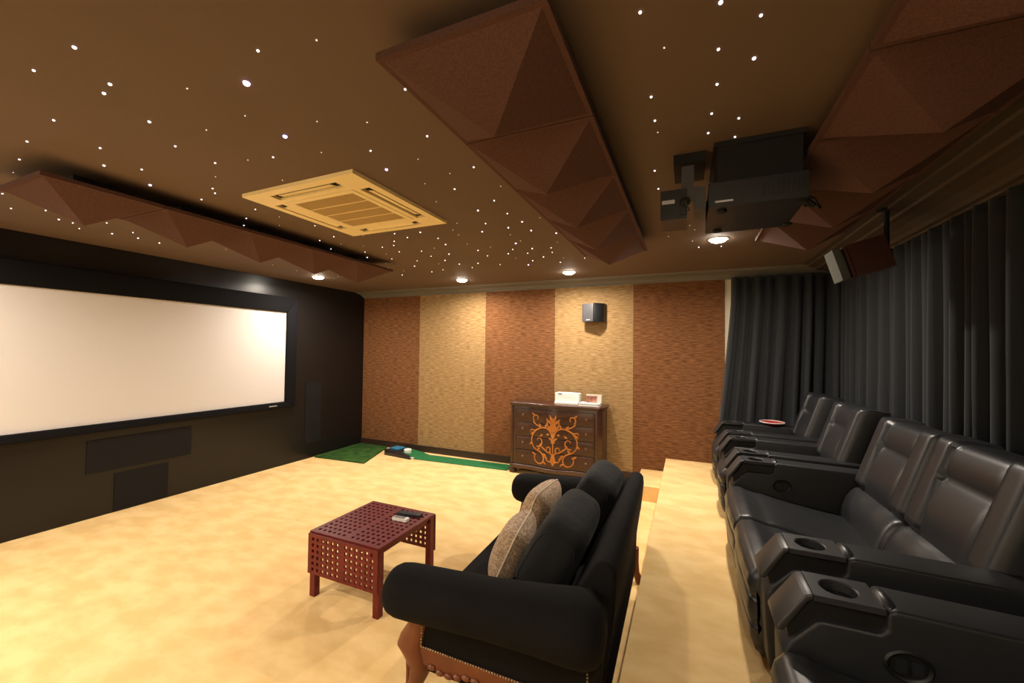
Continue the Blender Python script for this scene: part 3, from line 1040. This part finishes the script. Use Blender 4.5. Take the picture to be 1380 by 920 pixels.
UX, UZ = .30, .31     # half extent of the marquetry
scr = []
for sg in (-1, 1):
    def mir(p): return [(CX + sg * x * UX, ZM + z * UZ) for x, z in p]
    scr.append((mir([(0.02, .05)] + [(x, z) for x, z in ((.10, .28), (.28, .42), (.52, .42), (.78, .30), (.95, .08), (1.0, -.15), (.93, -.38), (.75, -.52), (.50, -.60))]), .020, .012))
    scr.append((mir([(.75, -.52), (.52, -.62), (.42, -.80), (.48, -1.0), (.64, -1.06), (.80, -.98), (.86, -.80), (.78, -.68)]), .018, .010))
    scr.append((mir(spiral(.68, -.12, .02, .26, 0, 1.6 * PI)), .008, .018))
    scr.append((mir([(.55, -.33), (.42, -.42), (.30, -.50)] + spiral(.22, -.42, .14, .05, -.5 * PI, -2.2 * PI, 16)), .018, .008))
    scr.append((mir([(.52, .42), (.75, .50), (.92, .62)] + spiral(.78, .80, .17, .06, -.3 * PI, 1.3 * PI, 18)), .016, .010))
    scr.append((mir([(.62, .38), (.85, .28), (1.02, .30), (1.06, .18)]), .016, .006))
    scr.append((mir([(.06, .35), (.20, .48), (.26, .66), (.16, .74), (.10, .66)]), .020, .012))
    scr.append((mir([(.0, -.86), (.14, -.92), (.28, -.86), (.30, -.76)]), .020, .008))
    scr.append((mir([(.0, -.10), (.12, .02), (.18, .0)]), .030, .008))
def leaf(x0, z0, x1, z1, wd):
    for sg in (-1, 1):
        a = (CX + sg * x0 * UX, ZM + z0 * UZ); b = (CX + sg * x1 * UX, ZM + z1 * UZ)
        m1 = (a[0] * .5 + b[0] * .5, a[1] * .5 + b[1] * .5)
        scr.append(([a, m1], .004, wd)); scr.append(([m1, b], wd, .003))
for q in ((.52, .42, .66, .58, .030), (.34, .43, .30, .60, .028), (.86, .22, 1.05, .10, .030), (.98, -.20, 1.10, -.34, .026), (.72, -.52, .60, -.40, .028), (.45, -.62, .30, -.70, .028),
          (.44, -.95, .30, -1.05, .026), (.82, -.72, .98, -.64, .028), (.60, .06, .46, .16, .028), (.62, -.32, .50, -.22, .030), (.16, .20, .30, .16, .030), (.10, .60, .30, .82, .034),
          (.05, .70, .14, .98, .030), (.86, .90, 1.0, 1.0, .024), (.14, -.50, .06, -.64, .026), (.24, -.80, .40, -.72, .024)):
    leaf(*q)
scr.append(([(CX, ZM + z * UZ) for z in (-.70, -.4, -.1, .15, .35)], .010, .014))
scr.append(([(CX, ZM + z * UZ) for z in (.30, .42, .55, .70, .86)], .050, .010))
scr.append(([(CX, ZM + z * UZ) for z in (.36, .5, .62, .74)], .105, .050))
scr.append(([(CX, ZM + z * UZ) for z in (-.60, -.72, -.84, -.92)], .028, .085))
scr.append(([(CX, ZM + z * UZ) for z in (-.92, -1.0, -1.07)], .070, .006))
scr.append(([(CX, ZM + z * UZ) for z in (-.16, -.06, .04)], .055, .010))
def smooth_path(p):
    if len(p) > 14: return p
    out = []
    n = len(p)
    for i in range(n - 1):
        p0, p1, p2, p3 = p[max(i - 1, 0)], p[i], p[i + 1], p[min(i + 2, n - 1)]
        for k in range(6):
            t_ = k / 6
            out.append(tuple(.5 * ((2 * p1[c]) + (-p0[c] + p2[c]) * t_ + (2 * p0[c] - 5 * p1[c] + 4 * p2[c] - p3[c]) * t_ ** 2 + (-p0[c] + 3 * p1[c] - 3 * p2[c] + p3[c]) * t_ ** 3) for c in (0, 1)))
    out.append(p[-1]); return out
for p, w0, w1 in scr:
    o = obj('marquetry_scroll', ribbon(smooth_path(p), w0, w1), 'inlay', dr, smooth=False)

# things on the dresser
t = thing('carton', 'upright white paper carton on the dresser top', 'box', (-1.44, 5.12, DH))
bm = bbox(-.15, .15, -.07, .07, .02, .135, .003, 1)
obj('carton_body', bm, 'paper', t)
bm = new_bm()
box(bm, -.11, -.06, -.072, -.070, .118, .130)
o = obj('printed_mark', bm, 'spk_body', t); o['label'] = 'small dark printed mark'
bm = bbox(.15, .165, -.068, .068, .02, .13, .002, 1)
obj('end_flap', bm, 'paper', t)
bm = bbox(-.155, .155, -.085, .085, .0, .02, .002, 1)
obj('tray', bm, 'paper', t)
t = thing('paper_stack', 'flat stack of white papers at the dresser corner', 'papers', (-1.13, 5.03, DH))
for k in range(4):
    bm = bbox(-.125 + .006 * (k % 2), .135 - .01 * (k % 3), -.085 + .007 * (k % 3), .095, .0085 * k, .0085 * (k + 1) - .0005, .001, 1)
    obj('sheet_bundle', bm, 'paper', t)
t = thing('picture_pack', 'small clear pack with a dark red picture on the paper stack', 'box', (-1.10, 5.07, DH + .0345))
bm = bbox(-.075, .065, -.03, .03, 0, .085, .008, 2)
obj('pack_body', bm, 'photo_red', t)
bm = bbox(.060, .115, -.032, .032, 0, .10, .012, 3)
obj('pack_sleeve', bm, 'plastic_clear', t)
bm = bbox(-.078, .068, -.033, .033, .085, .100, .004, 2)
obj('pack_lid', bm, 'plastic_clear', t)

# ================================================================== WALL SPEAKER
t = thing('wall_speaker', 'small charcoal angled surround speaker mounted on the tan wall panel', 'speaker', (-1.12, YB - .025, 2.115))
bm = new_bm()
prism(bm, [(-.15, -.115), (-.135, -.135), (.0, -.175), (.012, -.172), (.012, -.002), (-.115, -.002)], 'z', -.118, .118)
bevel(bm, .010, 3, .5)
obj('grille_side', bm, 'spk_body', t)
bm = new_bm()
prof_ = [(.014, -.165)] + [(.014 + .125 * math.sin(a), -.165 + .05 * (1 - math.cos(a)) + .11 * (a / (PI / 2))) for a in [PI / 2 * k / 8 for k in range(1, 9)]] + [(.139, -.002), (.014, -.002)]
prism(bm, prof_, 'z', -.118, .122)
bevel(bm, .02, 4, .9)
obj('cabinet', bm, 'black_plastic', t)
bm = bbox(-.085, -.03, -.165, -.155, -.10, -.088, .001, 1)
bmesh.ops.rotate(bm, verts=bm.verts, cent=(-.055, -.158, 0), matrix=Matrix.Rotation(-.29, 3, 'Z'))
o = obj('maker_plate', bm, 'silver', t)
bm = bbox(-.03, .03, -.03, -.0, -.05, .05, .004, 1)
obj('wall_bracket', bm, 'black_matte', t)

# ================================================================== HANGING SPEAKER over the recliners
t = thing('hanging_speaker', 'tilted dark cherry speaker with pale grey front hung on a ceiling pole', 'speaker', (1.165, 3.30, ZC))
bm = new_bm()
tube(bm, [(0, 0, 0), (0, 0, -.30)], .014, 12)
lathe(bm, [(.05, 0), (.05, -.012), (.015, -.02), (.014, -.022)], (0, 0, 0), 20)
obj('pole', bm, 'black_matte', t)
def tilt(bm, a, c):
    bmesh.ops.rotate(bm, verts=bm.verts, cent=c, matrix=Matrix.Rotation(a, 3, 'Y'))
TA, TC = -math.radians(16), (-.02, 0, -.31)
bm = bbox(-.205, -.005, -.085, .085, -.395, -.185, .006, 2); tilt(bm, TA, TC)
obj('cabinet', bm, 'spk_wood', t)
bm = bbox(-.226, -.209, -.083, .083, -.394, -.186, .005, 2); tilt(bm, TA, TC)
b = obj('baffle', bm, 'spk_wood', t)
bm = bbox(-.283, -.240, -.083, .083, -.394, -.186, .008, 3); tilt(bm, TA, TC)
obj('front_grille', bm, 'spk_grey', t)
bm = bbox(-.241, -.225, -.06, .06, -.37, -.215, .002, 1); tilt(bm, TA, TC)
obj('grille_spacer', bm, 'black_matte', t)
bm = bbox(-.03, .02, -.03, .03, -.33, -.27, .004, 1)
obj('bracket', bm, 'black_matte', t)

# ================================================================== PROJECTOR + ANAMORPHIC LENS
t = thing('projector', 'black ceiling-mounted projector with a silver stripe', 'projector', (0.30, 2.20, ZC))
bm = bbox(-.195, .15, -.21, .20, -.022, 0, .004, 1)
obj('mount_plate', bm, 'black_matte', t)
bm = bbox(-.18, .14, -.20, .19, -.186, -.022, .006, 2)
obj('mount_housing', bm, 'black_matte', t)
bm = bbox(-.215, .155, -.215, .215, -.295, -.185, .018, 4)
pb = obj('body', bm, 'black_plastic', t)
bm = bbox(-.19, -.12, -.2175, -.2145, -.276, -.268, .001, 1)
o = obj('silver_stripe', bm, 'silver', pb); o['label'] = 'thin silver stripe'
bm = new_bm()
for k in range(9):
    box(bm, -.01 + k * .018, .0 + k * .018, -.2175, -.214, -.268, -.215)
o = obj('vent', bm, 'slot', pb, smooth=False)
for (x, y) in ((-.16, -.16), (.15, -.16), (-.16, .16), (.15, .16)):
    bm = new_bm(); lathe(bm, [(.02, 0), (.022, -.006), (.016, -.012), (.001, -.013)], (x, y, -.295), 14)
    obj('foot', bm, 'black_matte', pb)
bm = new_bm(); lathe(bm, [(.05, -.212), (.052, -.216), (.046, -.219), (.040, -.2195), (.038, -.217), (.001, -.216)], (0, .0, -.24), 24, 'x')
obj('lens', bm, 'black_plastic', pb)
# cables hanging behind
bm = new_bm()
tube(bm, [(.15, -.08, -.23), (.20, -.10, -.27), (.23, -.06, -.30), (.20, -.02, -.25), (.147, .0, -.12), (.145, .0, -.02)], .006, 8)
tube(bm, [(.15, -.03, -.24), (.21, -.05, -.29), (.19, .0, -.27), (.147, .02, -.10), (.145, .02, -.02)], .005, 8)
obj('cable', bm, 'black_matte', t)

t = thing('anamorphic_lens', 'black add-on lens on a bracket in front of the projector, silver label', 'lens', (.025, 2.16, ZC))
bm = bbox(-.09, .05, -.11, .13, -.045, -.0, .004, 2)
obj('sled', bm, 'black_matte', t)
bm = bbox(-.055, .0, -.075, -.050, -.22, -.04, .004, 2)
obj('arm', bm, 'spk_body', t)
bm = bbox(-.15, -.03, -.08, .12, -.30, -.155, .012, 3)
h = obj('housing', bm, 'black_plastic', t)
bm = bbox(-.143, -.085, -.0835, -.079, -.222, -.204, .001, 1)
o = obj('label_plate', bm, 'silver', h); o['label'] = 'silver label strip'
bm = bbox(.002, .050, -.07, .10, -.26, -.15, .006, 2)
obj('rear_housing', bm, 'spk_body', t)
bm = new_bm(); lathe(bm, [(.022, 0), (.024, -.006), (.018, -.014), (.001, -.015)], (-.04, -.076, -.22), 16, 'y')
obj('pivot_knob', bm, 'black_matte', t)
bm = new_bm(); tube(bm, [(-.04, -.09, -.22), (-.02, -.10, -.27), (-.05, -.10, -.285), (-.06, -.09, -.25)], .004, 8)
obj('cable', bm, 'spk_body', t)

# ================================================================== GOLF MATS
bm = new_bm()
prism(bm, [(-5.06, 4.30), (-4.16, 4.36), (-4.50, 5.24), (-5.09, 5.24)], 'z', 0.0, 0.022)
bevel(bm, .006, 2, .8)
o = obj('grass_mat', bm, 'grass', None); tag(o, 'dark green artificial grass mat in the corner beside the screen wall', 'mat')
t = thing('putting_mat', 'narrow green putting mat with black and blue ball-return box along the panelled wall', 'mat', (-3.1, 5.08, 0))
bm = new_bm()
zt2 = .012
poly = [(.87, -.135), (-.60, -.22), (-1.02, -.10), (-1.15, .12), (-.75, .17), (-.50, .06), (.87, .115)]
prism(bm, poly, 'z', 0, zt2); bevel(bm, .003, 1, .8)
obj('green', bm, 'putt', t)
bm = new_bm()
prism(bm, [(-1.14, .0), (-1.14, .055), (-1.0, .055), (-.66, .014), (-.66, .0)], 'y', -.13, .14)
bevel(bm, .004, 2, .5)
obj('ramp', bm, 'putt', t)
bm = bbox(-.80, -.60, -.225, -.19, .0, .02, .004, 2)
o = obj('edge_strip', bm, 'white_plastic', t); o['label'] = 'short white edge strip'
RT = Matrix.Translation((-.97, -.08, 0)) @ Matrix.Rotation(math.radians(-6), 4, 'Z')
def ret(nm, bm, m, label=None, parent=None):
    bmesh.ops.transform(bm, matrix=RT, verts=bm.verts)
    o = obj(nm, bm, m, parent or t)
    if label: o['label'] = label
    return o
bm = new_bm()
prism(bm, [(-.16, .0), (-.16, .085), (.14, .065), (.36, .012), (.36, .0)], 'y', -.15, -.06); bevel(bm, .006, 2, .5)
ret('return_chute', bm, 'black_plastic', 'black sloping ball chute')
hs = ret('return_housing', bbox(-.16, .06, -.06, .12, 0, .075, .008, 2), 'black_plastic', 'black ball-return housing')
ret('lid', bbox(-.15, .02, -.055, .11, .075, .09, .005, 2), 'blue', 'blue lid', hs)
bm = new_bm(); lathe(bm, [(.055, .0), (.060, .075), (.052, .082), (.045, .075), (.001, .074)], (.12, .06, 0), 20)
ret('cup', bm, 'white_plastic', 'white target cup')

# ================================================================== STAR CEILING
# ceiling positions in metres; last number: 0 faint, 1 small, 2 bright, 3 violet, 4 large blue, 5 largest
ST = [
    (-1.78, 0.582, 2), (-2.061, 0.578, 1), (-1.91, 0.718, 2), (-2, 0.736, 2), (-1.253, 0.819, 1), (-1.043, 0.86, 0), (-1.677, 0.841, 0), (-1.444, 0.906, 5),
    (-1.653, 1.035, 0), (-2.074, 0.907, 2), (-2.437, 0.744, 1), (-1.919, 1.039, 0), (-1.414, 1.178, 0), (-1.646, 1.207, 4), (-2.809, 0.776, 1), (-2.211, 1.068, 1),
    (-2.57, 0.939, 1), (-3.117, 0.838, 1), (-2.799, 1.04, 2), (-2.67, 1.142, 1), (-2.88, 1.273, 3), (-2.22, 1.247, 1), (-2.029, 1.29, 0), (-1.882, 1.319, 1),
    (-1.618, 1.376, 0), (-2.396, 1.35, 0), (-2.59, 1.445, 1), (-2.655, 1.496, 1), (-2.849, 1.527, 1), (-2.09, 1.523, 0), (-3.385, 0.89, 0), (-3.113, 1.145, 1),
    (-3.924, 0.992, 1), (-4.291, 1.125, 1), (-4.119, 1.236, 1), (-4.318, 1.364, 2), (-4.337, 1.445, 1), (-4.489, 1.534, 1), (-4.084, 1.545, 1), (-3.161, 1.592, 1),
    (-2.705, 1.779, 1), (-2.956, 1.88, 1), (-3.143, 1.982, 1), (-2.696, 1.948, 0), (-2.882, 2.085, 0), (-4.428, 1.711, 2), (-4.22, 1.761, 1), (-4.392, 1.869, 2),
    (-4.411, 2.032, 2), (-4.072, 2.406, 0), (-4.328, 3.06, 0), (-4.362, 3.394, 0), (-2.629, 2.192, 1), (-2.736, 2.47, 1), (-2.949, 2.512, 1), (-3.097, 2.766, 1),
    (-2.863, 2.664, 0), (-2.471, 2.531, 0), (-2.725, 2.794, 0), (-2.879, 2.976, 1), (-3.026, 3.161, 2), (-2.59, 2.892, 1), (-2.192, 2.586, 1), (-2.351, 2.771, 1),
    (-2.446, 2.878, 1), (-2.557, 3.089, 1), (-2.165, 2.716, 1), (-1.972, 2.633, 2), (-2.738, 3.116, 0), (-2.83, 3.305, 1), (-3.055, 3.468, 0), (-3.193, 3.664, 0),
    (-2.337, 3.146, 1), (-2.637, 3.474, 1), (-2.829, 3.682, 2), (-3.314, 4.067, 2), (-3.125, 3.864, 0), (-4.372, 3.966, 0), (-4.206, 3.877, 0), (-1.695, 2.678, 0),
    (-1.576, 2.547, 0), (-1.721, 2.809, 0), (-1.939, 2.835, 1), (-1.988, 3.025, 2), (-2.155, 3.094, 0), (-2.153, 3.339, 2), (-2.374, 3.352, 1), (-2.344, 3.56, 2),
    (-2.501, 3.676, 0), (-2.834, 4.024, 2), (-2.644, 3.976, 1), (-2.296, 3.77, 2), (-2.255, 3.985, 1), (-2.083, 3.807, 2), (-1.8, 3.084, 0), (-1.817, 3.316, 2),
    (-1.832, 3.54, 1), (-1.499, 2.8, 2), (-1.38, 2.63, 1), (-1.263, 2.781, 2), (-1.112, 2.692, 2), (-1.386, 3.215, 3), (-1.32, 3.161, 0), (-1.495, 3.398, 1),
    (-1.601, 3.533, 2), (-1.609, 3.736, 0), (-1.885, 3.946, 1), (-1.325, 2.959, 0), (-1.652, 3.251, 0), (-1.126, 2.913, 2), (-1.314, 3.43, 2), (-1.419, 3.585, 1),
    (-1.486, 3.9, 2), (-1.6, 4.066, 3), (-1.327, 3.783, 2), (-1.145, 3.47, 1), (-1.188, 3.636, 1), (-0.965, 3.051, 2), (-1.035, 3.309, 0), (-1.239, 4.074, 2),
    (-0.957, 3.976, 1), (-0.962, 2.656, 0), (-1.153, 3.901, 0), (-1.057, 1.449, 1), (-1.385, 1.454, 1), (-1.451, 1.64, 3), (-1.226, 1.609, 0), (-1.013, 1.79, 1),
    (-1.167, 1.806, 0), (-1.371, 1.865, 0), (-1.254, 1.994, 1), (-1.47, 2.122, 0), (-0.986, 2.059, 0), (-1.119, 2.244, 1), (-1.299, 2.362, 2), (-1.14, 2.491, 1),
    (-0.941, 1.153, 1), (-1.225, 1.263, 0), (-0.123, 1.139, 1), (0.079, 1.19, 2), (0.185, 1.28, 1), (-0.069, 1.303, 0), (0.085, 1.375, 1), (0.192, 1.461, 2),
    (0.092, 1.555, 1), (-0.126, 1.54, 1), (0.084, 1.74, 1), (0.185, 1.816, 1), (-0.125, 1.706, 1), (-0.12, 1.802, 0), (0.078, 1.89, 1), (0.186, 1.968, 1), (0.063, 2.055, 1),
    (-0.16, 2.182, 1), (-0.158, 2.433, 1), (0.068, 2.27, 0), (0.065, 2.31, 0), (-0.03, 3.21, 2), (0.01, 3.226, 0), (0.045, 3.35, 0), (0.033, 3.69, 0), (0.086, 3.928, 1),
    (-0.147, 3.474, 0), (0.267, 3.959, 1),]
star_meshes = {}
def star_mesh(b):
    if b in star_meshes: return star_meshes[b]
    rad = {0: .0030, 1: .0044, 2: .0058, 3: .0076, 4: .010, 5: .012}[b]
    bm = new_bm()
    bmesh.ops.create_icosphere(bm, subdivisions=2, radius=rad)
    for v in bm.verts: v.co.z *= .85
    me = bpy.data.meshes.new('star_light')
    bm.to_mesh(me); bm.free()
    me.materials.append(MT[{0: 'star_dim', 1: 'star_white', 2: 'star_white', 3: 'star_violet', 4: 'star_blue', 5: 'star_violet'}[b]])
    star_meshes[b] = me
    return me
KIND = {0: 'faint tiny fibre-optic star', 1: 'small pinkish white fibre-optic star', 2: 'bright white fibre-optic star', 3: 'bright violet fibre-optic star',
        4: 'large blue fibre-optic star', 5: 'largest violet-white fibre-optic star'}
def zone(x, y):
    if x < -3.45: return 'between the screen wall and pyramid panels'
    if x < -2.92 and .8 < y < 3.5: return 'in the gap over panels by the screen'
    if x > -.31: return 'in the ceiling around the projector'
    if y > 2.47: return 'between the air conditioner and panelled wall'
    if x > -1.61: return 'between air conditioner and panels above sofa'
    return 'in the sparse ceiling beside the air conditioner'
for x, y, b in ST:
    o = bpy.data.objects.new('star_light', star_mesh(b))
    COL.objects.link(o)
    o.location = (x, y, ZC - .002)
    zn = zone(x, y)
    tag(o, KIND[b] + ' ' + zn, 'star light', KIND[b] + 's ' + zn)
